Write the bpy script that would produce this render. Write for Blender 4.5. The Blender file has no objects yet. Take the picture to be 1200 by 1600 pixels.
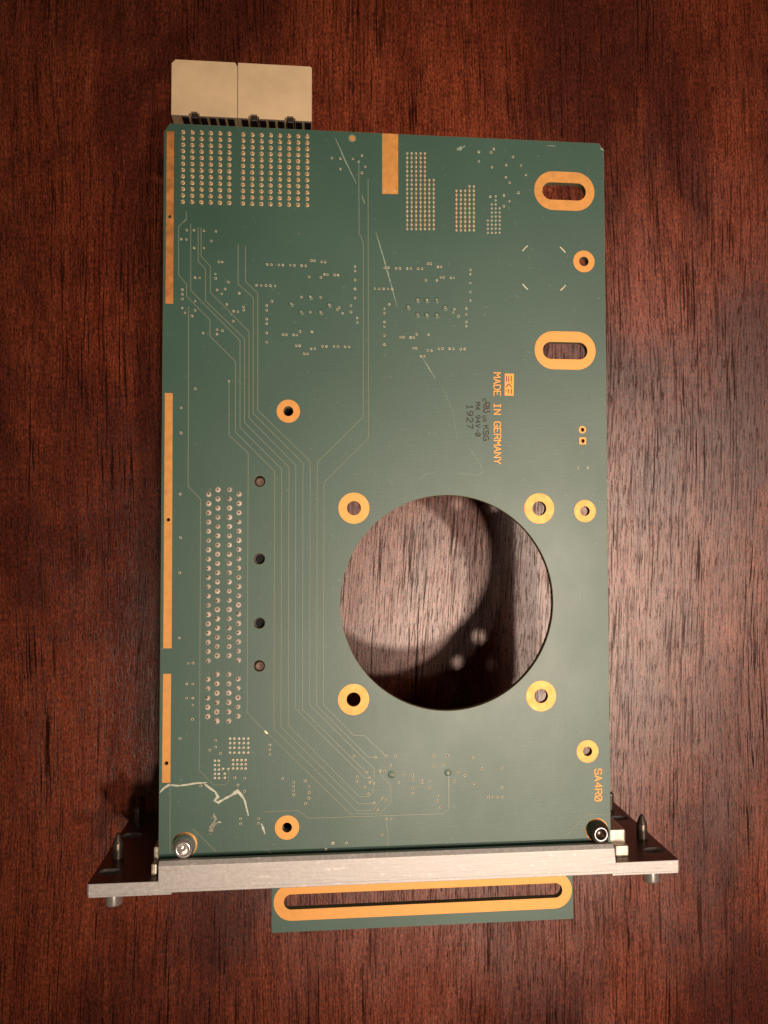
import bpy, bmesh, math, random
from mathutils import Matrix, Vector
random.seed(7)
S = 0.001                      # the card is measured in millimetres
TABLE = -37.5                  # table top below the solder side of the board (mm)
OX, OY = 50.0, -85.0
sc = bpy.context.scene
col = sc.collection

def V(x, y, z):                # card millimetres -> world metres (table top at z = 0)
    return Vector(((x - OX) * S, (y - OY) * S, (z - TABLE) * S))

# ------------------------------------------------------------------ camera
CAM = (33.0865, -91.0025, 170.4221)
R = ((0.9958827787, -0.0011448575, 0.0906431482),
     (0.0016263208, -0.9995336684, -0.0304926363),
     (0.0906357881, 0.0305145062, -0.9954165052))
FPX = 1200.1
cd = bpy.data.cameras.new('camera')
cam = bpy.data.objects.new('camera', cd); col.objects.link(cam)
cd.sensor_fit = 'HORIZONTAL'; cd.sensor_width = 36.0; cd.lens = 36.0 * FPX / 1200.0
cd.clip_start = 0.005; cd.clip_end = 50
Rm = Matrix(R).transposed() @ Matrix(((1, 0, 0), (0, -1, 0), (0, 0, -1)))
cam.matrix_world = Matrix.Translation(V(*CAM)) @ Rm.to_4x4()
sc.camera = cam
RT = Matrix(R).transposed()
def P(px, py, z=0.0):          # a point of the photographed card measured on its own level z
    d = RT @ Vector(((px - 600) / FPX, (py - 800) / FPX, 1.0))
    k = (z - CAM[2]) / d.z
    return (CAM[0] + d.x * k, CAM[1] + d.y * k)

# ------------------------------------------------------------------ room light
w = bpy.data.worlds.new('World'); sc.world = w; w.use_nodes = True
bg = w.node_tree.nodes['Background']
bg.inputs[0].default_value = (1.0, 0.72, 0.55, 1); bg.inputs[1].default_value = 0.055
# three bulbs of the ceiling lamp, about 2 m above the card; two have narrow cones, added to darken the table's left and top
def bulb(nm, sx, sy, h, pw, spot=None):
    ld = bpy.data.lights.new(nm, 'SPOT' if spot else 'POINT'); ld.energy = pw; ld.color = (1.0, 0.80, 0.635); ld.shadow_soft_size = 0.055
    lo = bpy.data.objects.new(nm, ld); col.objects.link(lo); lo.location = V(84.1 + h * sx, -127.2 + h * sy, h)
    if spot:
        ld.spot_size = math.radians(spot[2]); ld.spot_blend = 1.0
        lo.rotation_euler = (V(spot[0], spot[1], TABLE) - lo.location).to_track_quat('-Z', 'Y').to_euler()
bulb('ceiling_bulb_small', .07, -.02, 2000.0, 5)
bulb('ceiling_bulb_main', .165, -.235, 1500.0, 68, (112, -100, 16.0))
bulb('ceiling_bulb_side', .33, -.045, 2000.0, 98, (128, -98, 12.8))
# wide area light added further to the right: soft light, soft sheen on the wood
ad = bpy.data.lights.new('added_sheen_light', 'AREA'); ad.shape = 'DISK'; ad.size = .42; ad.energy = 6.5; ad.color = (1.0, 0.82, 0.68)
ao = bpy.data.objects.new('added_sheen_light', ad); col.objects.link(ao); ao.location = V(60 + 2000 * .47, -90 + 2000 * .15, 2000)
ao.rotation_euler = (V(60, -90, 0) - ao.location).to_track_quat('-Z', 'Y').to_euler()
vs = sc.view_settings
vs.view_transform = 'Standard'; vs.look = 'None'; vs.gamma = 1; vs.exposure = 0.0; vs.use_curve_mapping = False

# ------------------------------------------------------------------ materials
class N:
    def __init__(s, name):
        s.m = bpy.data.materials.new(name); s.m.use_nodes = True
        s.t = s.m.node_tree; s.b = s.t.nodes['Principled BSDF']
    def n(s, typ, **kw):
        o = s.t.nodes.new(typ)
        for k, v in kw.items():
            if k.startswith('i_'):
                key = k[2:]; o.inputs[int(key) if key.isdigit() else key.replace('_', ' ')].default_value = v
            else: setattr(o, k, v)
        return o
    def l(s, a, b): s.t.links.new(a, b)
    def math(s, op, a, b=None, c=None, clamp=False):
        o = s.t.nodes.new('ShaderNodeMath'); o.operation = op; o.use_clamp = clamp
        for i, v in enumerate((a, b, c)):
            if v is None: continue
            if isinstance(v, (int, float)): o.inputs[i].default_value = v
            else: s.l(v, o.inputs[i])
        return o.outputs[0]
    def coords(s, scale, offset=(0, 0, 0)):
        tc = s.n('ShaderNodeTexCoord'); mp = s.n('ShaderNodeMapping')
        mp.inputs['Scale'].default_value = scale; mp.inputs['Location'].default_value = offset
        s.l(tc.outputs['Object'], mp.inputs[0]); return mp.outputs[0]
    def noise(s, vec, scale=1, detail=2, rough=.5, dist=0):
        o = s.n('ShaderNodeTexNoise'); o.inputs['Scale'].default_value = scale; o.inputs['Detail'].default_value = detail
        o.inputs['Roughness'].default_value = rough; o.inputs['Distortion'].default_value = dist
        s.l(vec, o.inputs['Vector']); return o.outputs[0]
    def ramp(s, f, *stops, interp='LINEAR'):
        o = s.n('ShaderNodeValToRGB'); cr = o.color_ramp; cr.interpolation = interp
        while len(cr.elements) < len(stops): cr.elements.new(0.5)
        for e, (p, c) in zip(cr.elements, stops):
            e.position = p; e.color = (c, c, c, 1) if isinstance(c, (int, float)) else (*c, 1)
        s.l(f, o.inputs[0]); return o.outputs[0]
    def mix(s, f, a, b, mode='MIX'):
        o = s.n('ShaderNodeMix', data_type='RGBA', blend_type=mode)
        for i, v in ((0, f), (6, a), (7, b)):
            if isinstance(v, (int, float)): o.inputs[i].default_value = v
            elif isinstance(v, tuple): o.inputs[i].default_value = (*v, 1)
            else: s.l(v, o.inputs[i])
        return o.outputs[2]
    def bump(s, h, strength, dist, prev=None):
        o = s.n('ShaderNodeBump'); o.inputs['Strength'].default_value = strength; o.inputs['Distance'].default_value = dist
        s.l(h, o.inputs['Height'])
        if prev is not None: s.l(prev, o.inputs['Normal'])
        return o.outputs[0]

def plain(name, c, rough=.5, metal=0.0, var=0.0, vscale=900, bumpd=0.0, spec=.5):
    k = N(name); b = k.b
    b.inputs['Base Color'].default_value = (*c, 1); b.inputs['Roughness'].default_value = rough
    b.inputs['Metallic'].default_value = metal; b.inputs['Specular IOR Level'].default_value = spec
    if var or bumpd:
        v = k.coords((vscale,) * 3); n = k.noise(v, 1, 4, .6)
        if var:
            f = k.ramp(n, (.3, 0.0), (.7, 1.0))
            k.l(k.mix(f, tuple(x * (1 - var) for x in c), tuple(min(1, x * (1 + var)) for x in c)), b.inputs['Base Color'])
            k.l(k.math('MULTIPLY_ADD', n, .3, rough - .15), b.inputs['Roughness'])
        if bumpd: k.l(k.bump(n, .6, bumpd), b.inputs['Normal'])
    return k.m

def wood():
    k = N('lacquered_mahogany'); b = k.b
    base = k.coords((1000, 1000, 1000))
    bend = k.noise(k.coords((7, 3.5, 7)), 1, 2, .5)
    sep = k.n('ShaderNodeSeparateXYZ'); k.l(base, sep.inputs[0])
    bx = k.math('ADD', sep.outputs[0], k.math('MULTIPLY', k.math('SUBTRACT', bend, .5), 22.0))
    wob = k.noise(k.coords((110, 45, 110)), 1, 2, .5)
    bx = k.math('ADD', bx, k.math('MULTIPLY', k.math('SUBTRACT', wob, .5), 1.0))
    def streak(xs, ys, seed, detail=3, rough=.55):
        c = k.n('ShaderNodeCombineXYZ')
        k.l(k.math('MULTIPLY', bx, xs), c.inputs[0]); k.l(k.math('MULTIPLY', sep.outputs[1], ys), c.inputs[1]); c.inputs[2].default_value = seed
        return k.noise(c.outputs[0], 1, detail, rough)
    broad = streak(.040, .008, 3.1, 4, .6)
    mid = streak(.30, .020, 11.7, 3, .55)
    fine = streak(2.2, .10, 23.3, 3, .6)
    pores = streak(1.85, .040, 41.9, 3, .65)
    pores2 = streak(3.1, .20, 141.9, 3, .7)
    flecks = streak(3.8, 1.1, 57.0, 2, .6)
    blotch = k.noise(k.coords((17, 11, 17), (3, 1, 0)), 1, 6, .65, .4)
    cA = k.mix(k.ramp(broad, (.30, 0.0), (.70, 1.0)), (.092, .0145, .0064), (.195, .038, .0150))
    cB = k.mix(k.ramp(mid, (.35, 0.0), (.68, 1.0)), cA, (.260, .060, .025), 'MIX')
    c1 = k.mix(.5, cA, cB)
    c2 = k.mix(k.ramp(blotch, (.40, .85), (.57, 0.0)), c1, (.050, .0085, .0050))
    c3 = k.mix(k.math('MULTIPLY', k.ramp(fine, (.38, 1.0), (.58, 0.0)), .45), c2, (.030, .0075, .0050))
    lanes = k.ramp(streak(.16, .010, 77.0, 3, .5), (.40, .15), (.60, 1.0))
    pm = k.math('MULTIPLY', k.ramp(pores, (.41, 1.0), (.46, 0.0)), lanes)
    pm2 = k.math('MULTIPLY', k.ramp(pores2, (.385, 1.0), (.45, 0.0)), .8)
    pmask = k.math('MAXIMUM', pm, pm2)
    c4 = k.mix(k.math('MULTIPLY', pmask, .88), c3, (.008, .003, .0022))
    c5 = k.mix(k.math('MULTIPLY', k.ramp(flecks, (.58, 0.0), (.72, 1.0)), .12), c4, (.26, .075, .035))
    speck = k.noise(k.coords((2300, 950, 2300)), 1, 3, .7)
    c6 = k.mix(1.0, c5, k.ramp(speck, (.30, .35), (.50, 1.05), (.70, 2.1)), 'MULTIPLY')
    # lacquer: sunk pores, short wrinkles across the grain, fine orange peel
    peel = k.noise(k.coords((1900, 1100, 1900)), 1, 3, .6)
    ripple = streak(1.9, .16, 91.0, 3, .6)
    n1 = k.bump(pmask, .16, -.00008)
    n2 = k.bump(ripple, .07, .00006, n1)
    n3 = k.bump(k.math('ADD', peel, speck), .20, .00005, n2)
    rr = k.noise(k.coords((60, 30, 60), (7, 2, 0)), 1, 4, .6)
    dif = k.n('ShaderNodeBsdfDiffuse'); k.l(c6, dif.inputs['Color']); k.l(n3, dif.inputs['Normal'])
    gl = k.n('ShaderNodeBsdfAnisotropic', distribution='BECKMANN'); gl.inputs['Color'].default_value = (1, 1, 1, 1)
    k.l(k.math('MULTIPLY_ADD', rr, .14, .27), gl.inputs['Roughness']); k.l(n3, gl.inputs['Normal'])
    fr = k.n('ShaderNodeFresnel'); fr.inputs['IOR'].default_value = 1.47; k.l(n3, fr.inputs['Normal'])
    open_pores = k.math('ADD', pmask, k.math('MULTIPLY', k.ramp(fine, (.36, 1.0), (.5, 0.0)), .35), None, True)
    fac = k.math('MULTIPLY', fr.outputs[0], k.math('MULTIPLY_ADD', open_pores, -.85, 1.0))
    mx = k.n('ShaderNodeMixShader'); k.l(fac, mx.inputs[0]); k.l(dif.outputs[0], mx.inputs[1]); k.l(gl.outputs[0], mx.inputs[2])
    k.l(mx.outputs[0], k.t.nodes['Material Output'].inputs['Surface']); k.t.nodes.remove(b)
    return k.m

def mask_green():
    k = N('green_solder_mask'); b = k.b
    v = k.coords((1000, 1000, 1000))
    big = k.noise(k.coords((28, 28, 28)), 1, 3, .6)
    c = k.mix(k.ramp(big, (.3, 0.0), (.72, 1.0)), (.030, .086, .062), (.040, .105, .077))
    grit = k.noise(k.coords((2600, 2600, 2600)), 1, 2, .6)
    dust = k.ramp(k.noise(k.coords((1300, 1100, 1300), (5, 5, 0)), 1, 2, .5), (.69, 0.0), (.76, .6))
    k.l(k.mix(dust, c, (.16, .17, .12)), b.inputs['Base Color'])
    warp = k.noise(k.coords((420, 2400, 900)), 1, 2, .5); weft = k.noise(k.coords((2400, 420, 900)), 1, 2, .5)
    h = k.math('ADD', k.math('ADD', warp, weft), grit)
    k.l(k.bump(h, .16, .00004), b.inputs['Normal'])
    sm = k.noise(k.coords((45, 30, 45), (2, 9, 0)), 1, 4, .65)
    k.l(k.math('MULTIPLY_ADD', sm, .14, .37), b.inputs['Roughness'])
    b.inputs['Specular IOR Level'].default_value = .6
    return k.m

def aluminium():
    k = N('raw_aluminium'); b = k.b
    st = k.noise(k.coords((120, 2600, 900)), 1, 4, .6)
    sp = k.noise(k.coords((1500, 1500, 1500)), 1, 4, .6)
    scr = k.ramp(k.noise(k.coords((420, 1900, 500), (1, 4, 2)), 1, 3, .7, 1.0), (.60, 0.0), (.68, 1.0))
    c = k.mix(k.ramp(sp, (.3, 0.0), (.7, 1.0)), (.42, .395, .38), (.54, .515, .50))
    c = k.mix(k.math('MULTIPLY', k.ramp(st, (.60, 0.0), (.70, 1.0)), .40), c, (.30, .25, .23))
    k.l(k.mix(k.math('MULTIPLY', scr, .5), c, (.85, .80, .75)), b.inputs['Base Color'])
    b.inputs['Metallic'].default_value = .35
    k.l(k.math('MULTIPLY_ADD', sp, .25, .38), b.inputs['Roughness'])
    k.l(k.bump(k.math('ADD', st, sp), .35, .00005), b.inputs['Normal'])
    return k.m

M = dict(
    wood=wood(), mask=mask_green(), alu=aluminium(),
    gold=plain('gold_plating', (.66, .31, .078), .50, .38, .10, 700, .00002),
    goldpin=plain('gilded_pin', (.86, .60, .34), .36, .4, .2, 1500),
    copper=plain('copper_and_orange_lit_gold', (.74, .30, .085), .42, .6, .18, 500, .00002),  # copper of the bars; on the edge strip, reflected light painted into gold
    tin=plain('tin_solder', (.86, .72, .62), .42, .25, .15, 1500),
    via=plain('via_plating', (.74, .66, .48), .42, .35, .2, 1500),
    pin_end=plain('pin_tip', (.10, .06, .045), .5, .3),
    trace=plain('mask_over_copper', (.19, .23, .165), .33),
    edge=plain('fibreglass_edge', (.23, .235, .14), .6, 0, .2, 1200),
    dark=plain('black_plastic', (.012, .011, .011), .45),
    hole=plain('drilled_hole', (.006, .005, .004), .9),
    beige=plain('beige_plastic', (.68, .51, .31), .46, 0, .11, 110, .00002),
    scratch=plain('scratched_laminate', (.60, .61, .50), .7, 0, .25, 1500),
    smudge=plain('dried_residue', (.34, .30, .23), .7, 0, .35, 2500, .00005),
    ink=plain('black_ink', (.012, .011, .010), .6),
    brownink=plain('brown_ink', (.055, .012, .007), .6),
    backplate=plain('panel_back_reflection', (.16, .105, .085), .36, .75, .12, 300),  # brown colour paints in the wooden table's reflection on the panel back
    steel=plain('bright_steel', (.80, .76, .72), .22, .85),
    darksteel=plain('blackened_steel', (.17, .135, .11), .34, .85),
    rim=plain('worn_steel_rim', (.62, .60, .60), .35, .8),
    zinc=plain('zinc_casting', (.58, .52, .42), .42, .6, .3, 700, .00008),
)

# ------------------------------------------------------------------ mesh helpers
def obj(name, mesh, mat, parent=None, smooth=False):
    o = bpy.data.objects.new(name, mesh); col.objects.link(o)
    if mat is not None and not mesh.materials: mesh.materials.append(mat)
    if parent is not None: o.parent = parent
    if smooth:
        for p in mesh.polygons: p.use_smooth = True
    return o
def from_bm(name, bm):
    me = bpy.data.meshes.new(name); bm.normal_update(); bm.to_mesh(me); bm.free(); return me
def circle(cx, cy, r, n=32, a0=0):
    return [(cx + r * math.cos(a0 + 2 * math.pi * i / n), cy + r * math.sin(a0 + 2 * math.pi * i / n)) for i in range(n)]
def stadium(x0, y0, x1, y1, n=14):
    r = min(x1 - x0, y1 - y0) / 2; cx0, cx1 = x0 + r, x1 - r; cy = (y0 + y1) / 2
    a = [(cx1 + r * math.cos(t), cy + r * math.sin(t)) for t in [-math.pi / 2 + math.pi * i / n for i in range(n + 1)]]
    b = [(cx0 + r * math.cos(t), cy + r * math.sin(t)) for t in [math.pi / 2 + math.pi * i / n for i in range(n + 1)]]
    return a + b
def sheet(name, outlines, z0, z1, bevel=0.0, axis='Z', bev_res=1):
    """flat plate with the given outlines (holes inside), in card mm, between levels z0 < z1"""
    cu = bpy.data.curves.new(name, 'CURVE'); cu.dimensions = '2D'; cu.fill_mode = 'BOTH'
    h = (z1 - z0) / 2 * S
    cu.extrude = max(h - bevel * S, 0); cu.bevel_depth = bevel * S; cu.bevel_resolution = bev_res; cu.offset = -bevel * S
    for pts in outlines:
        sp = cu.splines.new('POLY'); sp.points.add(len(pts) - 1); sp.use_cyclic_u = True
        for q, (x, y) in zip(sp.points, pts):
            q.co = ((x - OX) * S, (y - OY) * S, 0, 1) if axis == 'Z' else (x * S, y * S, 0, 1)
    t = bpy.data.objects.new(name, cu); col.objects.link(t)
    dg = bpy.context.evaluated_depsgraph_get(); me = bpy.data.meshes.new_from_object(t.evaluated_get(dg))
    bpy.data.objects.remove(t); bpy.data.curves.remove(cu)
    if axis == 'Z': me.transform(Matrix.Translation((0, 0, ((z0 + z1) / 2 - TABLE) * S)))
    me.name = name
    for p in me.polygons: p.use_smooth = False
    return me
def box(name, x0, x1, y0, y1, z0, z1, bev=0.0, seg=2):
    bm = bmesh.new(); bmesh.ops.create_cube(bm, size=1)
    for v in bm.verts:
        v.co = V(x0 if v.co.x < 0 else x1, y0 if v.co.y < 0 else y1, z0 if v.co.z < 0 else z1)
    if bev: bmesh.ops.bevel(bm, geom=bm.edges[:], offset=bev * S, segments=seg, profile=.6, affect='EDGES')
    return from_bm(name, bm)
def lathe(name, prof, n=20, mats=None):
    """profile of (r, z[, mat]) in mm about local Z"""
    bm = bmesh.new(); rings = []
    for q in prof:
        r, z = q[0], q[1]
        if r <= 1e-6: rings.append([bm.verts.new((0, 0, z * S))])
        else: rings.append([bm.verts.new((r * S * math.cos(2 * math.pi * i / n), r * S * math.sin(2 * math.pi * i / n), z * S)) for i in range(n)])
    for j in range(len(rings) - 1):
        a, b = rings[j], rings[j + 1]; mi = prof[j][2] if len(prof[j]) > 2 else 0
        for i in range(n):
            k = (i + 1) % n
            if len(a) == 1 and len(b) == 1: continue
            if len(a) == 1: f = bm.faces.new((a[0], b[k], b[i]))
            elif len(b) == 1: f = bm.faces.new((a[i], a[k], b[0]))
            else: f = bm.faces.new((a[i], a[k], b[k], b[i]))
            f.material_index = mi; f.smooth = True
    bmesh.ops.recalc_face_normals(bm, faces=bm.faces[:])
    me = from_bm(name, bm)
    for m in (mats or []): me.materials.append(m)
    return me
def ridge(name, pts, wd, h, z=0.0, taper=False):
    """raised conductor: trapezoid profile swept along card points (mm)"""
    bm = bmesh.new(); rows = []
    n = len(pts)
    for i, (x, y) in enumerate(pts):
        d1 = Vector(pts[i]) - Vector(pts[i - 1]) if i else Vector(pts[1]) - Vector(pts[0])
        d2 = Vector(pts[i + 1]) - Vector(pts[i]) if i < n - 1 else d1
        d1 = d1.normalized(); d2 = d2.normalized(); t = (d1 + d2).normalized(); nn = Vector((-t.y, t.x))
        k = 1 / max(.4, nn.dot(Vector((-d1.y, d1.x))))
        ww = wd
        if taper: ww = wd[i]
        rows.append([bm.verts.new(V(x + nn.x * s * ww * k, y + nn.y * s * ww * k, z + zz)) for s, zz in ((-.5, -.02), (-.22, h), (.22, h), (.5, -.02))])
    for a, b in zip(rows, rows[1:]):
        for j in range(3): bm.faces.new((a[j], b[j], b[j + 1], a[j + 1]))
    for r_ in (rows[0], rows[-1]): bm.faces.new(r_)
    bmesh.ops.recalc_face_normals(bm, faces=bm.faces[:])
    return from_bm(name, bm)

# ------------------------------------------------------------------ the table
bm = bmesh.new(); bmesh.ops.create_cube(bm, size=1)
for v in bm.verts: v.co = Vector((v.co.x * .9, v.co.y * 1.1, (v.co.z - .5) * .03))
bmesh.ops.bevel(bm, geom=bm.edges[:], offset=.003, segments=2, affect='EDGES')
table = obj('table_top', from_bm('table_top', bm), M['wood']); table['kind'] = 'structure'
table['label'] = 'dark red lacquered wooden table top with vertical grain'

# ------------------------------------------------------------------ the card
card = bpy.data.objects.new('plug_in_card', None); col.objects.link(card)
card.empty_display_size = .02
card['label'] = 'green circuit board card with silver front panel lying face down on the wooden table'
card['category'] = 'circuit board'

rings = [(450.5, 642.5, 18.3, 7.8), (912.3, 408.5, 16.7, 7.2), (553, 794, 24.3, 11), (842.5, 794.5, 23.3, 10.9), (914, 798.5, 16.9, 7.3),
         (552.5, 1093, 24.3, 11), (845.5, 1087.5, 23.3, 10.6), (918, 1174, 17.0, 7.1), (448.5, 1293, 19.0, 7.6)]
def mmr(px, py, r): a = P(px - r, py); b = P(px + r, py); return (b[0] - a[0]) / 2
RG = [(*P(a, b), mmr(a, b, r), mmr(a, b, q)) for a, b, r, q in rings]
pegs = [(405.5, 752), (405, 873), (405, 973.5), (405, 1040.5)]
PG = [(*P(a, b), 1.24) for a, b in pegs]
s1a, s1b = P(834.8, 327), P(928.5, 270.5); s1c, s1d = P(847.5, 311.2), P(915, 287)
s2a, s2b = P(835.5, 576.5), P(930.3, 519); s2c, s2d = P(848, 560.5), P(917.5, 535.5)
BX, BY, BR = 62.98, -106.0, 24.06
SCR = [(*P(289, 1319.5),), (*P(932.5, 1297),)]
strip_holes = [P(265, 338.5), P(263, 812), P(260, 1192.5)]
twin = [P(910, 671.5), P(910.5, 689)]
out = [(0, -1.9), (1.25, 0), (98.9, 0), (100, -1.55), (100, -160.6), (0, -160.6)]
holes = [circle(BX, BY, BR, 128)] + [circle(x, y, q, 32) for x, y, r, q in RG] + [circle(x, y, r, 24) for x, y, r in PG]
holes += [stadium(s1c[0], s1c[1], s1d[0], s1d[1]), stadium(s2c[0], s2c[1], s2d[0], s2d[1])]
holes += [circle(x, y, .38, 14) for x, y in strip_holes] + [circle(x, y, .46, 16) for x, y in twin]
bme = sheet('board', [out] + holes, -1.6, 0.0, .09, bev_res=0)
bme.materials.append(M['mask']); bme.materials.append(M['edge'])
for p in bme.polygons: p.material_index = 0 if abs(p.normal.z) > .9 else 1
board = obj('board', bme, None, card)
board['label'] = 'green solder mask with a large round opening'

TH = .035                       # plating thickness above the mask
def plate(name, outs, mat, z0=-.02, z1=TH, parent=board): return obj(name, sheet(name, outs, z0, z1, .012), mat, parent)
for x, y, r, q in RG: plate('mounting_ring', [circle(x, y, r, 40), circle(x, y, q + .02, 32)], M['gold'])
for (a, b), (c, d) in (((s1a, s1b), (s1c, s1d)), ((s2a, s2b), (s2c, s2d))):
    plate('slot_ring', [stadium(a[0], a[1], b[0], b[1], 20), stadium(c[0] - .02, c[1] - .02, d[0] + .02, d[1] + .02)], M['gold'])
for x, y in SCR: plate('screw_ring', [circle(x, y, 2.62, 40)], M['gold'], -.02, .03)
def quad(*pp): return [P(*q) for q in pp]
plate('edge_strip', [quad((260.7, 204.8), (272, 205.3), (270.6, 474.6), (258.4, 474.2)), circle(*strip_holes[0], .4, 14)], M['copper'])  # gold strip; its orange is light put into the colour
plate('edge_strip', [quad((257.6, 614), (269.9, 614.2), (268.2, 1013), (255.1, 1013)), circle(*strip_holes[1], .4, 14)], M['gold'])
plate('edge_strip', [quad((254.8, 1052.8), (267.4, 1052.8), (266.2, 1223), (253.1, 1223)), circle(*strip_holes[2], .42, 14)], M['gold'])
plate('contact_pad', [quad((597.1, 208.3), (622.1, 209.6), (622.1, 303.2), (597.1, 303))], M['gold'])
plate('round_pad', [circle(*twin[0], .86, 24), circle(*twin[0], .47, 16)], M['gold'])
tx, ty = twin[1]; plate('square_pad', [[(tx - .8, ty - .8), (tx + .8, ty - .8), (tx + .8, ty + .8), (tx - .8, ty + .8)], circle(tx, ty, .47, 16)], M['gold'])
fx, fy = P(550.3, 216)
plate('fiducial_surround', [circle(fx, fy, .86, 24)], M['edge'], -.02, .01); plate('fiducial_dot', [circle(fx, fy, .52, 24)], M['gold'])
ax, ay = P(850, 419)
for k in range(4):
    t0 = math.pi / 4 + k * math.pi / 2; rr = 6.32
    pts = [(ax + rr * math.cos(t0 + d), ay + rr * math.sin(t0 + d)) for d in (-.14, -.07, 0, .07, .14)]
    obj('pad_arc', ridge('pad_arc', pts, .34, .03), M['via'], board)

# conductors under the mask
T = [
 [(560.5, 252), (561, 365), (567.5, 378), (567.5, 651), (497, 721), (495.5, 724), (494.8, 1102.5), (576, 1183), (586.7, 1183)],
 [(575, 280), (575.7, 684), (507, 753), (506.2, 755), (505, 1100.6), (552.5, 1148.7), (568.7, 1148.7), (603.7, 1181.5)],
 [(402.6, 458), (402.6, 641), (484.5, 720.6), (483.8, 1101.3), (584.5, 1201), (584.5, 1216), (577.5, 1222.5)],
 [(395.6, 465), (395.6, 646), (473.3, 723.7), (472.6, 1108.3), (572.7, 1207)],
 [(388.9, 518), (388.9, 653), (462.1, 727), (461.2, 1106.7), (570, 1215), (577.5, 1215)],
 [(381.9, 529), (381.9, 660), (451.4, 730), (450.2, 1132.8), (561, 1244), (576, 1244), (583.7, 1237.5), (584.2, 1223.5)],
 [(374.9, 532), (374.9, 668), (440, 733), (438.8, 1135.9), (560, 1255.7), (585, 1254.7)],
 [(328, 500), (328, 525), (367.9, 565), (367.9, 675), (429, 736.5), (427.8, 1138.7), (557.5, 1266.7), (582, 1265.7), (597, 1247.5)],
 [(357.8, 596), (357.8, 680), (387.7, 708), (386, 1113), (403, 1131), (547.5, 1271.7), (593.7, 1270.5), (610.7, 1253), (610.7, 1227.5), (594, 1210), (594, 1204)],
 [(412.5, 1268), (466, 1266), (481, 1278), (500, 1277.7), (692.5, 1271.2), (701.2, 1262.5), (701, 1208)],
 [(604, 1279), (604, 1290), (605.7, 1292), (605.7, 1322)],
 [(294.6, 479), (294.4, 620), (293.8, 760), (313.5, 780), (311.5, 1160), (311.3, 1204), (333.7, 1226), (352, 1226), (357.5, 1221), (357.5, 1203)],
 [(297.9, 350), (297.9, 453.7), (374.9, 532)], [(309.5, 355), (309.5, 408), (321, 420), (321, 470), (381.9, 529)],
 [(314, 355), (314, 400), (328.6, 416), (328.6, 457), (388.9, 518)], [(372, 382), (372, 444), (395.6, 465)], [(383.5, 384), (383.5, 440), (402.6, 458)],
 [(291, 330), (291, 342), (279, 354), (279, 430), (291.5, 444), (291.5, 463), (328, 500)],
 [(265.7, 1224), (265.4, 1331)], [(301.5, 1295), (338, 1331)], [(417, 1327), (423, 1333)], [(882, 1307), (915, 1273), (954, 1271.5)],
 [(505, 1100.6), (545, 1141)],
]
for t in T[:-1]:
    obj('trace', ridge('trace', [P(*q) for q in t], .27, .05), M['trace'], board)

# plated holes
def zl(ox, oy, s, pts): return [(ox + x / s, oy + y / s) for x, y in pts]
vias = []
vias += zl(240, 330, 4.2857, [(222,127),(270,128),(337,131),(417,135),(184,187),(220,189),(386,199),(271,246),(336,247),(436,339),(459,340),(413,420),(415,450),(277,445),(308,446),(500,474),(192,525),(192,556),(192,587),(425,527),(479,521),(455,553),(573,549),(277,603),(277,664),(192,649),(210,680),(257,702),(490,625),(602,640),(602,661),(535,670),(564,673),(534,736),(331,816),(424,793),(461,800),(424,823),(504,1139),(279,1189),(689,496),(720,497),(751,498),(782,499),(813,500),(792,603),(757,632),(757,663),(757,722),(757,753),(757,815),(757,877)])
vias += zl(400, 390, 7.5, [(130,174),(180,177),(266,179),(314,180),(400,182),(448,185),(533,187),(581,188),(648,128),(684,130),(768,142),(807,146),(800,290),(838,292),(921,297),(960,299),(622,321),(761,325),(1160,198),(1160,250),(1160,355),(1160,461),(1160,565),(531,556),(637,557),(757,560),(415,637),(859,650),(531,732),(637,733),(757,735),(974,680),(951,703),(1014,747),(1112,656),(1112,731),(1185,800),(1185,853),(515,960),(655,964),(315,995),(352,997),(438,1000),(476,1001),(470,1126),(509,1127),(564,1221),(601,1222),(645,1161),(690,1161),(778,1134),(825,1134),(910,1135),(958,1136),(1042,1138),(1090,1139)])
vias += zl(500, 380, 4, [(404,153),(428,153),(475,157),(499,157),(544,158),(568,158),(613,159),(638,159),(673,128),(692,128),(736,148),(755,148),(662,231),(730,233),(753,214),(771,214),(817,217),(835,217),(939,165),(939,194),(939,249),(939,304),(939,358),(342,284),(369,285),(397,285),(424,286),(451,287),(433,382),(402,409),(402,437),(402,492),(402,521),(402,577),(402,634),(553,399),(611,355),(668,356),(730,357),(611,447),(668,448),(730,450),(783,403),(840,413),(832,433),(865,456),(914,408),(914,445),(914,492),(914,519),(503,587),(521,587),(565,589),(585,590),(604,569),(678,571),(583,656),(600,656),(630,707),(650,707),(672,671),(697,671),(741,659),(765,659),(809,660),(834,660),(878,661),(903,661)])
vias += zl(500, 190, 4, [(73,228),(127,231),(127,297),(205,233),(241,250),(262,212),(282,282),(261,320)])
vias += zl(620, 220, 5.4545, [(699,95),(699,175),(803,98),(826,70),(810,225),(989,137),(932,207),(1058,211),(1100,291),(928,311),(961,357),(1037,443),(912,466),(959,515),(912,557),(796,476)])
vias += zl(300, 1130, 8.571, [(316,230),(314,320),(240,360),(380,405),(1042,292),(1042,355),(1042,418),(572,730),(705,737),(614,828),(702,911),(118,838),(192,835)])
vias += zl(240, 1130, 4, [(165,96),(806,346),(875,370),(875,395),(875,421),(875,447),(947,360),(970,395),(972,434),(970,468),(949,503),(543,598),(543,628),(655,596),(655,625),(1120,750),(1078,787)])
vias += zl(240, 600, 4.2857, [(184,159),(183,328),(178,738),(180,1028)])
vias += zl(240, 840, 4.2857, [(175,236),(172,673),(232,842),(263,840),(221,981),(262,981),(221,1075),(262,1075),(262,1122),(260,1217)])
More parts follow.
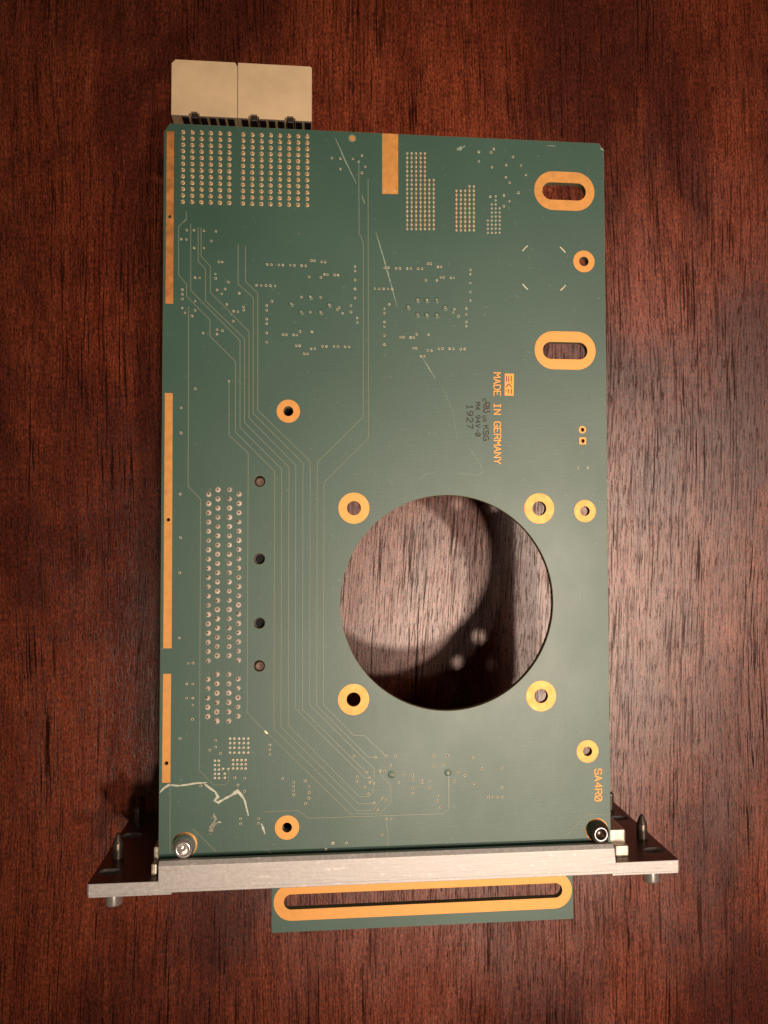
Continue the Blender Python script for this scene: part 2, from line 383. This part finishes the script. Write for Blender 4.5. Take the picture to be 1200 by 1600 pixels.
vias += zl(500, 1130, 4, [(213,206),(347,213),(415,206),(470,205),(442,264),(712,203),(797,202),(712,262),(768,261),(291,309),(233,334),(231,364),(310,341),(310,370),(281,399),(301,441),(376,297),(404,300),(459,324),(520,324),(491,371),(337,374),(388,466),(410,479),(340,499),(361,541),(579,324),(579,351),(579,409),(579,437),(637,357),(637,381),(683,364),(683,401),(735,453),(731,485),(751,524),(803,312),(862,308),(905,327),(839,362),(958,212),(1013,284),(1137,280),(964,377),(1137,399),(1053,462),(1082,461),(1109,461),(1137,461),(416,597),(444,598),(387,697),(82,750),(166,749),(37,787)])
vias += [(903, 730.5), (918, 730.5), (601, 298), (617, 298)]
def via_mesh(ro, ri, name='via'):
    return lathe(name, [(ro, -.02), (ro * .92, .045), (ro * .74, .085), (ri * 1.15, .07, 1), (ri, .02, 1), (ri * .9, .004, 1), (0, .004)], 12, [M['via'], M['hole']])
vm = [via_mesh(.30, .15), via_mesh(.29, .12), via_mesh(.27, .13)]
for i, (px, py) in enumerate(vias):
    x, y = P(px, py)
    o = obj('via', vm[0] if py > 1140 else vm[(i * 7) % 3], None, board); o.location = V(x, y, .0); o.rotation_euler.z = i * 1.7
    s = random.uniform(.9, 1.08); o.scale = (s, s, 1)
# tented bumps round eight of the holes of each converter
tm = lathe('mask_bump', [(.72, -.01), (.60, .03), (.45, .05), (.36, .04), (.30, .0)], 20, [M['mask']])
for px, py in zl(400, 390, 7.5, [(415,637),(637,557),(531,732),(757,735),(859,650)]) + zl(500, 380, 4, [(553,399),(611,355),(668,356),(730,357),(611,447),(668,448),(730,450),(783,403)]):
    o = obj('mask_bump', tm, None, board); o.location = V(*P(px, py), 0)
for px, py in ((612, 1210), (700, 1207)):
    o = obj('mask_bump', tm, None, board); o.location = V(*P(px, py), 0); o.scale = (1.2, 1.2, 1.5)
# dense fields of tiny plated holes: far too small to pick apart one by one
fields = {'via_field': []}
def field(pts, r, ri):
    bm = bmesh.new(); src = lathe('t', [(r, -.02), (r * .9, .045), (ri, .03, 1), (0, .006)], 8)
    for px, py in pts:
        x, y = P(px, py); v = V(x, y, 0)
        k = len(bm.verts); bm.from_mesh(src); bm.verts.ensure_lookup_table()
        for q in bm.verts[k:]: q.co += v
    me = from_bm('via_field', bm); me.materials.append(M['via']); me.materials.append(M['pin_end'])
    bpy.data.meshes.remove(src)
    o = obj('via_field', me, None, board); o['kind'] = 'stuff'; return o
A = []
for j, x in enumerate((88, 126, 164, 202, 239, 276, 314)):
    n = 18 if j < 5 else 12
    A += [(x, 752 - 38.0 * i) for i in range(n)]
field(zl(620, 220, 5.4545, A), .27, .13)
field(zl(620, 220, 5.4545, [(x, 763 - 37.6 * i) for j, x in enumerate((508, 545, 582, 619, 656)) for i in range(10 if j < 3 else 11)]), .27, .13)
field(zl(620, 220, 5.4545, [(x, 783 - 34.5 * i) for x, n in ((775, 4), (809, 8), (842, 10), (876, 7)) for i in range(n)]), .25, .12)
field(zl(300, 1130, 8.571, [(x, y) for x in (508, 565, 630, 690, 752) for y in (207, 268, 330, 395)]), .30, .13)
field(zl(300, 1130, 8.571, [(x, y) for x in (305, 358) for y in (503, 562, 622, 680, 735)] + [(415, 612), (485, 612), (437, 678), (437, 733)] + [(x, y) for x in (548, 605, 662, 717) for y in (495, 552, 608)]), .30, .13)
# bare copper bars linking the rows of the three fields
for xs, y0, y1 in ((( 88, 126, 164, 202, 239), 752, 105), ((276, 314), 752, 333), ((508, 545, 582), 763, 425), ((619, 656), 763, 388)):
    for x in xs:
        a, b = zl(620, 220, 5.4545, [(x, y0), (x, y1)]); obj('copper_bar', ridge('copper_bar', [P(*a), P(*b)], .20, .02), M['copper'], board)

# press-fit pins of the rear connector: 12 rows, 6 + 8 columns, 2 mm apart
pinm = [lathe('press_fit_pin', [(.48, -.02), (.46, .05), (.34, .06, 1), (.30, .01, 1), (.25, .01), (.22, .55 + .1 * k), (.14, .72 + .1 * k), (0, .72 + .1 * k)], 12, [M['goldpin'], M['pin_end']]) for k in range(3)]
for c0, c1, c2, n in (((286, 206.5), (358.3, 209), (285.5, 315.2), 6), ((380, 210.2), (480, 213.5), (379.4, 318), 8)):
    p0, p1, p2 = Vector(P(*c0)), Vector(P(*c1)), Vector(P(*c2))
    for i in range(n):
        for j in range(12):
            q = p0 + (p1 - p0) * i / (n - 1) + (p2 - p0) * j / 11
            o = obj('press_fit_pin', random.choice(pinm), None, board); o.location = V(q.x, q.y, 0)
            o.rotation_euler = (random.uniform(-.10, .10), random.uniform(-.10, .10), random.uniform(0, 6))
# soldered pins of the power connector
sold = [lathe('solder_joint', [(.66, -.02), (.63, .06), (.52, .20), (.36, .34 + .06 * k), (.22, .40 + .06 * k), (.20, .46 + .12 * k, 1), (.16, .50 + .12 * k, 1), (0, .50 + .12 * k)], 16, [M['tin'], M['pin_end']]) for k in range(4)]
rows_ = []
for (xa, ya), (xb, yb), n in (((326, 772.3), (325, 1032.3), 19), ((340.6, 765.1), (339.2, 1024.3), 19), ((358.6, 765.1), (357.8, 1024.3), 19), ((373.5, 772.2), (372.3, 1031.5), 19),
                              ((324.6, 1061.2), (324.4, 1119.5), 5), ((339, 1053.5), (338.6, 1126.5), 6), ((357.4, 1053.5), (357.1, 1126.5), 6), ((371.9, 1060.5), (371.7, 1118.8), 5)):
    for i in range(n):
        f = i / (n - 1); x, y = P(xa + (xb - xa) * f, ya + (yb - ya) * f)
        o = obj('solder_joint', random.choice(sold), None, board); o.location = V(x, y, 0)
        o.rotation_euler = (random.uniform(-.16, .16), random.uniform(-.16, .16), random.uniform(0, 6)); s = random.uniform(.82, .98); o.scale = (s, s, random.uniform(.8, 1.3))

# ------------------------------------------------------------------ lettering (single-stroke board font, 4 x 6 grid)
G = {
 'M': [[(0,0),(0,6),(2,3),(4,6),(4,0)]], 'A': [[(0,0),(2,6),(4,0)],[(.7,2),(3.3,2)]], 'D': [[(0,0),(0,6),(2.4,6),(3.6,5.2),(4,3.9),(4,2.1),(3.6,.8),(2.4,0),(0,0)]],
 'E': [[(4,0),(0,0),(0,6),(4,6)],[(0,3),(3,3)]], 'I': [[(2,0),(2,6)],[(.8,0),(3.2,0)],[(.8,6),(3.2,6)]], 'N': [[(0,0),(0,6),(4,0),(4,6)]],
 'G': [[(4,4.9),(3.2,6),(1,6),(0,4.9),(0,1.1),(1,0),(3.2,0),(4,1.1),(4,2.7),(2.3,2.7)]], 'R': [[(0,0),(0,6),(3,6),(4,5.2),(4,3.8),(3,3),(0,3)],[(2.2,3),(4,0)]],
 'Y': [[(0,6),(2,3),(4,6)],[(2,3),(2,0)]], 'S': [[(4,5),(3.2,6),(.8,6),(0,5.2),(0,3.9),(.8,3.1),(3.2,2.9),(4,2.1),(4,.8),(3.2,0),(.8,0),(0,1)]],
 '4': [[(3,0),(3,6),(0,2),(4,2)]], '0': [[(1,0),(0,1.2),(0,4.8),(1,6),(3,6),(4,4.8),(4,1.2),(3,0),(1,0)],[(.7,1),(3.3,5)]],
 'K': [[(0,0),(0,6)],[(4,6),(.2,2.6)],[(1.5,3.6),(4,0)]], 'V': [[(0,6),(2,0),(4,6)]], '-': [[(.6,3),(3.4,3)]],
 '1': [[(.8,4.8),(2,6),(2,0)],[(.8,0),(3.2,0)]], '9': [[(.4,0),(2.6,.6),(3.9,2.6),(4,4.6),(3,6),(1,6),(0,5),(0,3.8),(1,2.8),(3,2.8),(4,3.9)]],
 '2': [[(0,4.8),(.9,6),(3.1,6),(4,5),(4,4),(0,0),(4,0)]], '7': [[(0,6),(4,6),(1.4,0)]],
 'c': [[(3.6,3.4),(2.8,4),(1,4),(.2,3.2),(.2,.8),(1,0),(2.8,0),(3.6,.6)]], 'u': [[(.3,4),(.3,.9),(1,0),(2.6,0),(3.6,.9)],[(3.6,4),(3.6,0)]],
 's': [[(3.6,3.4),(2.8,4),(1,4),(.3,3.2),(1,2.2),(2.9,1.9),(3.6,.9),(2.8,0),(.9,0),(.2,.6)]],
}
def strokes(name, polys, wd, mat, z=TH, h=.02):
    cu = bpy.data.curves.new(name, 'CURVE'); cu.dimensions = '3D'; cu.bevel_depth = wd / 2 * S; cu.bevel_resolution = 2; cu.use_fill_caps = True
    for pts in polys:
        for a, b in zip(pts, pts[1:]):
            a = Vector(a); b = Vector(b); e = (b - a).normalized() * wd * .30
            sp = cu.splines.new('POLY'); sp.points.add(1)
            for q, v in zip(sp.points, (a - e, b + e)): q.co = ((v.x - OX) * S, (v.y - OY) * S, 0, 1)
    t = bpy.data.objects.new(name, cu); col.objects.link(t)
    dg = bpy.context.evaluated_depsgraph_get(); me = bpy.data.meshes.new_from_object(t.evaluated_get(dg))
    bpy.data.objects.remove(t); bpy.data.curves.remove(cu)
    me.transform(Matrix.Translation((0, 0, (z - TABLE) * S)) @ Matrix.Diagonal((1, 1, h / wd * 2, 1)))
    return obj(name, me, mat, board)
def write(name, text, px0, py0, px1, py1, wd, mat, ch=.72, slant=0.0, **kw):
    """text running down the picture, letter tops to the right, in the given pixel rectangle (on the board)"""
    a = P(px0, py0); b = P(px1, py1); hgt = b[0] - a[0] - wd; adv = (a[1] - b[1]) / len(text); pol = []
    for i, c in enumerate(text):
        for st in G.get(c, []):
            pol.append([(a[0] + wd / 2 + v / 6 * hgt, a[1] - adv * i - adv * (1 - ch) / 2 - (u / 4 + slant * (v / 6 - .5)) * adv * ch) for u, v in st])
    return strokes(name, pol, wd, mat, **kw)
write('lettering', 'MADE IN GERMANY', 770.4, 581, 783.4, 725.5, .32, M['gold'], .74)
write('lettering', 'SA4R0', 928.2, 1200.5, 941.2, 1252.5, .31, M['gold'], .74)
write('lettering', 'KSG', 754.6, 663.5, 763.9, 689.5, .20, M['ink'], .68, -.18, z=.006, h=.012)
write('lettering', 'c', 754.0, 622.3, 762.0, 627.8, .18, M['ink'], .8, z=.006, h=.012)
write('lettering', 'us', 754.0, 648.8, 762.6, 659.8, .17, M['ink'], .72, z=.006, h=.012)
write('lettering', 'M4 94V-0', 742.3, 627.6, 751.0, 682.6, .19, M['ink'], .72, z=.006, h=.012)
write('lettering', '1927', 728.8, 631, 739.6, 671, .21, M['ink'], .68, z=.006, h=.012)
# recognised-component mark: slanted heavy strokes
def seg(*q): return [P(690 + x / 9.23, 570 + y / 9.23) for x, y in q]
strokes('lettering', [seg((604, 590), (640, 545), (690, 548), (684, 600), (648, 606), (640, 560)), seg((600, 618), (650, 604)), seg((694, 622), (612, 640)), seg((700, 672), (622, 690), (604, 672), (612, 640))], .24, M['brownink'], .004, .008)
# emblem: gold bar with dark cut letters
plate('emblem', [quad((788.6, 583.6), (803, 583.9), (802.4, 618.4), (788.3, 618.1))], M['gold'])
def bar(x0, y0, x1, y1): return seg((x0, y0), (x1, y1))
strokes('emblem_letters', [bar(935, 160, 935, 240), bar(968, 168, 968, 240), bar(1004, 160, 1004, 240), seg((1010, 322), (968, 275), (930, 318)), bar(968, 355, 968, 410), bar(1006, 350, 1006, 420), bar(935, 365, 935, 378), bar(1006, 262, 1006, 270)], .19, M['brownink'], TH + .002, .01)

# ------------------------------------------------------------------ wear on the mask
def wear(name, pts, widths, mat, h=.012):
    pp = []; ww = []
    for i in range(len(pts) - 1):
        n = max(2, int(math.dist(pts[i], pts[i + 1]) / 4))
        for j in range(n):
            f = j / n
            pp.append((pts[i][0] + (pts[i+1][0] - pts[i][0]) * f + random.uniform(-.25, .25), pts[i][1] + (pts[i+1][1] - pts[i][1]) * f + random.uniform(-.25, .25)))
            ww.append((widths[i] + (widths[i+1] - widths[i]) * f) * random.uniform(.75, 1.4) / 6.2)
    pp.append(pts[-1]); ww.append(widths[-1] / 7)
    return obj(name, ridge(name, [P(*q) for q in pp], ww, h, 0, True), mat, board)
wear('torn_mask', zl(240, 1130, 4, [(38,435),(60,410),(95,386),(165,391),(265,375),(334,371)]), [1.5, 4, 3.5, 2.5, 3.5, 1.5], M['scratch'])
wear('torn_mask', zl(240, 1130, 4, [(318,380),(345,402),(385,428),(402,460),(382,484),(404,497),(440,475),(495,445),(524,424),(550,450),(570,485),(592,578)]), [1.5, 4, 3, 4.5, 4.5, 4, 3.6, 4.5, 7, 7, 3.5, 2], M['scratch'])
wear('torn_mask', zl(240, 1130, 4, [(673,628),(684,655),(697,694)]), [1.5, 4, 1.5], M['scratch'])
faint = plain('faint_scratch', (.25, .31, .235), .55, 0, .3, 900)
for pts, ww in (([(524, 216), (540, 252), (557, 287)], [1, 2.5, 1.2]), ([(565, 305), (570, 318)], [1, 2.4]), ([(587, 362), (597, 395), (607, 430), (621, 481)], [1.2, 2.8, 2.6, 1]), ([(660, 559), (670, 575), (680, 591)], [1, 2.2, 1]),
                ([(280, 353), (291, 343)], [1, 1.6]), ([(727, 692), (742, 712), (752, 728), (753, 738), (746, 743), (735, 741), (716, 739)], [.6, .9, 1, 1, .9, .9, .6]),
                ([(678, 738), (665, 741), (652, 752), (640, 758)], [.5, .9, .6, .4]), ([(606, 747), (613, 757)], [.6, 1]), ([(692, 605), (708, 645), (714, 685)], [.4, .6, .4]),
                ([(560.2, 282), (560.5, 307)], [1, 1.6]), ([(575, 316), (575.4, 350)], [1.2, 1.2]), ([(358, 487), (362, 493)], [.8, 1.6]), ([(854, 227.5), (868, 228)], [1.4, 1])):
    wear('scratch', pts, ww, faint, .008)
def blob(name, cx, cy, rx, ry, rot, mat, h=.03):
    n = 22; pts = []
    for i in range(n):
        t = 2 * math.pi * i / n; k = random.uniform(.6, 1.15)
        x, y = rx * k * math.cos(t), ry * k * math.sin(t)
        pts.append(P(cx + x * math.cos(rot) - y * math.sin(rot), cy + x * math.sin(rot) + y * math.cos(rot)))
    return obj(name, sheet(name, [pts], -.01, h), mat, board)
for i in range(46):
    t = random.random(); cx, cy = 338 - 9 * t, 1275 + 27 * t
    blob('residue', cx + random.gauss(0, 2.2), cy + random.gauss(0, 2.0), random.uniform(.7, 2.6), random.uniform(.6, 2.0), random.uniform(0, 3), M['smudge'], random.uniform(.01, .03))
blob('residue', 342.5, 1284.6, 3.4, 1.0, .1, M['scratch']); blob('solder_splash', 416, 1144, 3.6, 1.6, .8, M['via'], .1)
blob('residue', 718, 232, 5, 3.2, -.5, faint, .01); blob('residue', 725, 229, 3, 1.4, -.7, faint, .012)
chip = plain('chipped_edge', (.34, .36, .25), .7)
blob('chip', 940.5, 233, 4, 1.0, .55, chip, .01)

# ------------------------------------------------------------------ screws holding the panel brackets
cap = [(2.38, .03), (2.40, .6), (2.33, 1.2), (2.15, 1.9), (1.82, 2.45), (1.52, 2.68), (1.40, 2.72), (1.18, 2.66), (1.12, 2.5), (1.08, 1.4), (0, 1.2)]
cap_b = [(r, z, 1 if 5 <= i <= 6 else 0) for i, (r, z) in enumerate(cap)]
for k, (x, y) in enumerate(SCR):
    me = lathe('cap_screw', cap_b, 40, [M['steel'], M['steel']] if k == 0 else [M['darksteel'], M['rim']])
    o = obj('cap_screw', me, None, card); o.location = V(x, y, 0)
    o['label'] = ('bright steel socket screw', 'black socket screw with worn bright rim')[k]

# ------------------------------------------------------------------ rear connector (two housings)
zt = -1.0
def housing(x0, x1, tall, cols, notch_left):
    yb_, yt_ = 2.5, 15.1
    pts = [(x0, yb_)]
    for c in cols:
        if c in tall: pts += [(c - 1.15, yb_), (c - 1.20, yb_ + .55), (c - .72, yb_ + .55), (c - .72, yb_ + .95), (c + .72, yb_ + .95), (c + .72, yb_ + .55), (c + 1.20, yb_ + .55), (c + 1.15, yb_)]
    pts += [(x1, yb_)]
    if notch_left: pts += [(x1, yt_ - .9), (x1 - .5, yt_), (x0 + .9, yt_), (x0, yt_ - .9)]
    else: pts += [(x1, yt_ - .3), (x1 - .3, yt_), (x0 + .15, yt_), (x0, yt_ - .15)]
    me = sheet('connector_housing', [pts], -16.5, zt, .12)
    return obj('connector_housing', me, M['beige'], card)
colsA = [4.30 + 2.01 * i for i in range(6)]; colsB = [17.42 + 2.02 * i for i in range(8)]
hA = housing(1.3, 15.78, {colsA[1]}, colsA, True); hB = housing(15.88, 32.42, {colsB[1], colsB[5]}, colsB, False)
for h, cs, tall in ((hA, colsA, {colsA[1]}), (hB, colsB, {colsB[1], colsB[5]})):
    for c in cs:
        if c in tall: obj('contact_wafer', box('contact_wafer', c - .66, c + .66, 2.25, 3.40, -14, -1.6, .2), M['dark'], h)
        else: obj('contact_wafer', box('contact_wafer', c - .72, c + .72, 2.25, 2.7, -14, -1.35, .2), M['dark'], h)

# ------------------------------------------------------------------ underside: connector body behind the soldered pins, locating pegs, spacers
ub = obj('power_connector_body', box('power_connector_body', 8.2, 24.5, -136, -78, -12.5, -1.65, .3), M['dark'], card)
for i, (x, y, r) in enumerate(PG):
    me = lathe('locating_peg', [(1.02, -3), (1.02, (-1.1, -1.7, -1.7, -.7)[i]), (.86, (-.9, -1.5, -1.5, -.5)[i]), (0, (-.95, -1.5, -1.5, -.6)[i])], 20, [(M['pin_end'], M['hole'], M['hole'], M['pin_end'])[i]])
    o = obj('locating_peg', me, None, ub)
    for p in me.polygons: p.use_smooth = False
    o.location = V(x + .12, y - .1, 0)
for j in (0, 8):
    x, y, r, q = RG[j]
    me = lathe('spacer', [(0, TABLE + .02), (2.6, TABLE + .02), (2.6, -1.62), (q, -1.62, 1), (q, -6, 1), (0, -6)], 6, [M['darksteel'], M['hole']])
    for p in me.polygons: p.use_smooth = False
    o = obj('spacer', me, None, card); o.location = V(x, y, 0)

# ------------------------------------------------------------------ front panel
YB, ZP, PC = -163.72, 2.83, 50.35
XL, XR = PC - 64.35, PC + 64.35
holes2 = []
for xc in (PC - 61.15, PC + 61.15):
    for zc in (-3.0, -23.3): holes2.append(stadium(xc - 2.3, zc - 1.45, xc + 2.3, zc + 1.45))
r = .35
zb = TABLE + .02
pl = [(XL + r, zb), (XR - r, zb), (XR, zb + r), (XR, ZP - r), (XR - r, ZP), (XL + r, ZP), (XL, ZP - r), (XL, zb + r)]
me = sheet('front_panel', [pl] + holes2, 0, 2.5, .14, axis='L')
# local XY -> world XZ, extrude along Y
me.transform(Matrix(((1, 0, 0, -OX * S), (0, 0, 1, (YB - 1.25 - OY) * S), (0, 1, 0, -TABLE * S), (0, 0, 0, 1))))
me.flip_normals()
me.materials.append(M['alu']); me.materials.append(M['backplate'])
for p in me.polygons: p.material_index = 1 if abs(p.normal.y) > .9 and (p.center.y / S + OY) > YB - .6 else 0
panel = obj('front_panel', me, None, card)
panel['label'] = 'silver aluminium front panel seen along its long edge'
# returned lip along the upper edge, sitting a hair higher than the plate and reaching back over the board
def prism(name, prof, x0, x1, mat, parent, cut0=0.0, cut1=0.0, bev=.1):
    """profile of (y, z) swept along X"""
    bm = bmesh.new()
    a = [bm.verts.new(V(x0 + cut0 * (YB - 2 - y) / -4, y, z)) for y, z in prof]; b = [bm.verts.new(V(x1 + cut1 * (YB - 2 - y) / -4, y, z)) for y, z in prof]
    n = len(prof)
    for i in range(n): bm.faces.new((a[i], a[(i + 1) % n], b[(i + 1) % n], b[i]))
    bm.faces.new(a[::-1]); bm.faces.new(b)
    bmesh.ops.recalc_face_normals(bm, faces=bm.faces[:])
    bmesh.ops.bevel(bm, geom=bm.edges[:], offset=bev * S, segments=2, profile=.6, affect='EDGES')
    return obj(name, from_bm(name, bm), mat, parent)
prism('panel_lip', [(-165.55, ZP + .06), (-160.65, ZP + .06), (-159.75, ZP - .55), (-159.75, 1.2), (-163.5, 1.2), (-163.5, -1), (-165.55, -1)], .55, 100.15, M['alu'], panel, .0, -.35)
prism('panel_lip', [(-165.55, zb + .05), (-160.2, zb + .05), (-160.2, zb + 1.5), (-163.5, zb + 1.5), (-163.5, zb + 3), (-165.55, zb + 3)], .55, 100.15, M['alu'], panel)
# the plate ends stand proud at the front of the lip
for x0, x1 in ((XL + .3, 3.25), (99.2, XR - .3)):
    prism('panel_end_land', [(-166.6, ZP - .05), (-166.0, ZP - .05), (-166.0, zb + .3), (-166.6, zb + .3)], x0, x1, M['alu'], panel, bev=.08)
# guide pins and captive screws of both ends
gp = lathe('guide_pin', [(1.18, 0), (1.24, .1), (1.24, .15), (1.24, 1.0), (1.24, 3.5), (1.24, 3.6), (1.19, 3.7), (1.15, 3.8), (.50, 5.5), (.42, 5.65), (.15, 5.9), (0, 5.95)], 28, [M['darksteel']])
gp2 = lathe('threaded_tip', [(1.05, 0)] + [(1.05 if i % 2 else .85, .25 * i + .2) for i in range(16)] + [(.6, 4.6), (0, 4.7)], 16, [M['darksteel']])
ch = lathe('captive_screw', [(0, 3.2), (.8, 3.2), (.9, 3.9), (1.6, 4.0), (1.8, 3.8), (1.82, 3.6), (1.82, .4), (1.8, .1), (1.3, .0), (1.3, .9), (0, .9)], 28, [M['steel']])
for sx in (-1, 1):
    xc = PC + 61.15 * sx
    for zc, m_, nm in ((-9.7, gp, 'guide_pin'), (-29.6, gp2, 'threaded_tip')):
        o = obj(nm, m_, None, panel); o.rotation_euler = (-math.pi / 2, 0, 0); o.location = V(xc, YB - .1, zc)
    for zc in (-3.0, -23.3):
        o = obj('captive_screw', ch, None, panel); o.rotation_euler = (math.pi / 2, 0, 0); o.location = V(xc - .9 * sx, YB - 2.95, zc)
# die-cast brackets between board and panel
for sx, xa, xb, xc in ((1, 96.0, 104.4, 104.1), (-1, 5.0, -1.5, -1.5)):
    br = obj('panel_bracket', box('panel_bracket', min(xa, xb), max(xa, xb), -161.7, -158.55, -10, -2.3, .45), M['zinc'], card)
    obj('bracket_foot', box('bracket_foot', 101.0 if sx > 0 else xc, xc if sx > 0 else -.3, YB + .06, -161.2, -9, .2, .35), M['zinc'], br)

# ------------------------------------------------------------------ slotted strip of board in front of the panel
ZS = -10.0
o1 = [(23.62, YB - 2.9), (94.4, YB - 2.9), (94.55, -182.0), (23.62, -182.0)]
si0, si1 = P(443.5, 1412, ZS), P(878.5, 1396, ZS)
sl = (si0[0], -176.9, si1[0], -173.5)
me = sheet('slotted_strip', [o1, stadium(*sl, 18)], ZS - 1.6, ZS)
me.materials.append(M['mask']); me.materials.append(M['edge'])
for p in me.polygons: p.material_index = 0 if abs(p.normal.z) > .7 else 1
strip = obj('slotted_strip', me, None, card)
strip['label'] = 'green board strip with long gold rimmed slot below the panel'
obj('slot_ring', sheet('slot_ring', [stadium(sl[0] - 2.35, sl[1] - 2.55, sl[2] + 2.35, sl[3] + 2.55, 22), stadium(sl[0] - .02, sl[1] - .02, sl[2] + .02, sl[3] + .02, 18)], ZS - .02, ZS + .05, .012), M['gold'], strip)
for x in (30, 88):
    o = obj('strip_bracket', box('strip_bracket', x - 3, x + 3, YB - 2.85, YB - 3.6 + .3, ZS - 6, ZS - 1.62, .1), M['zinc'], strip)
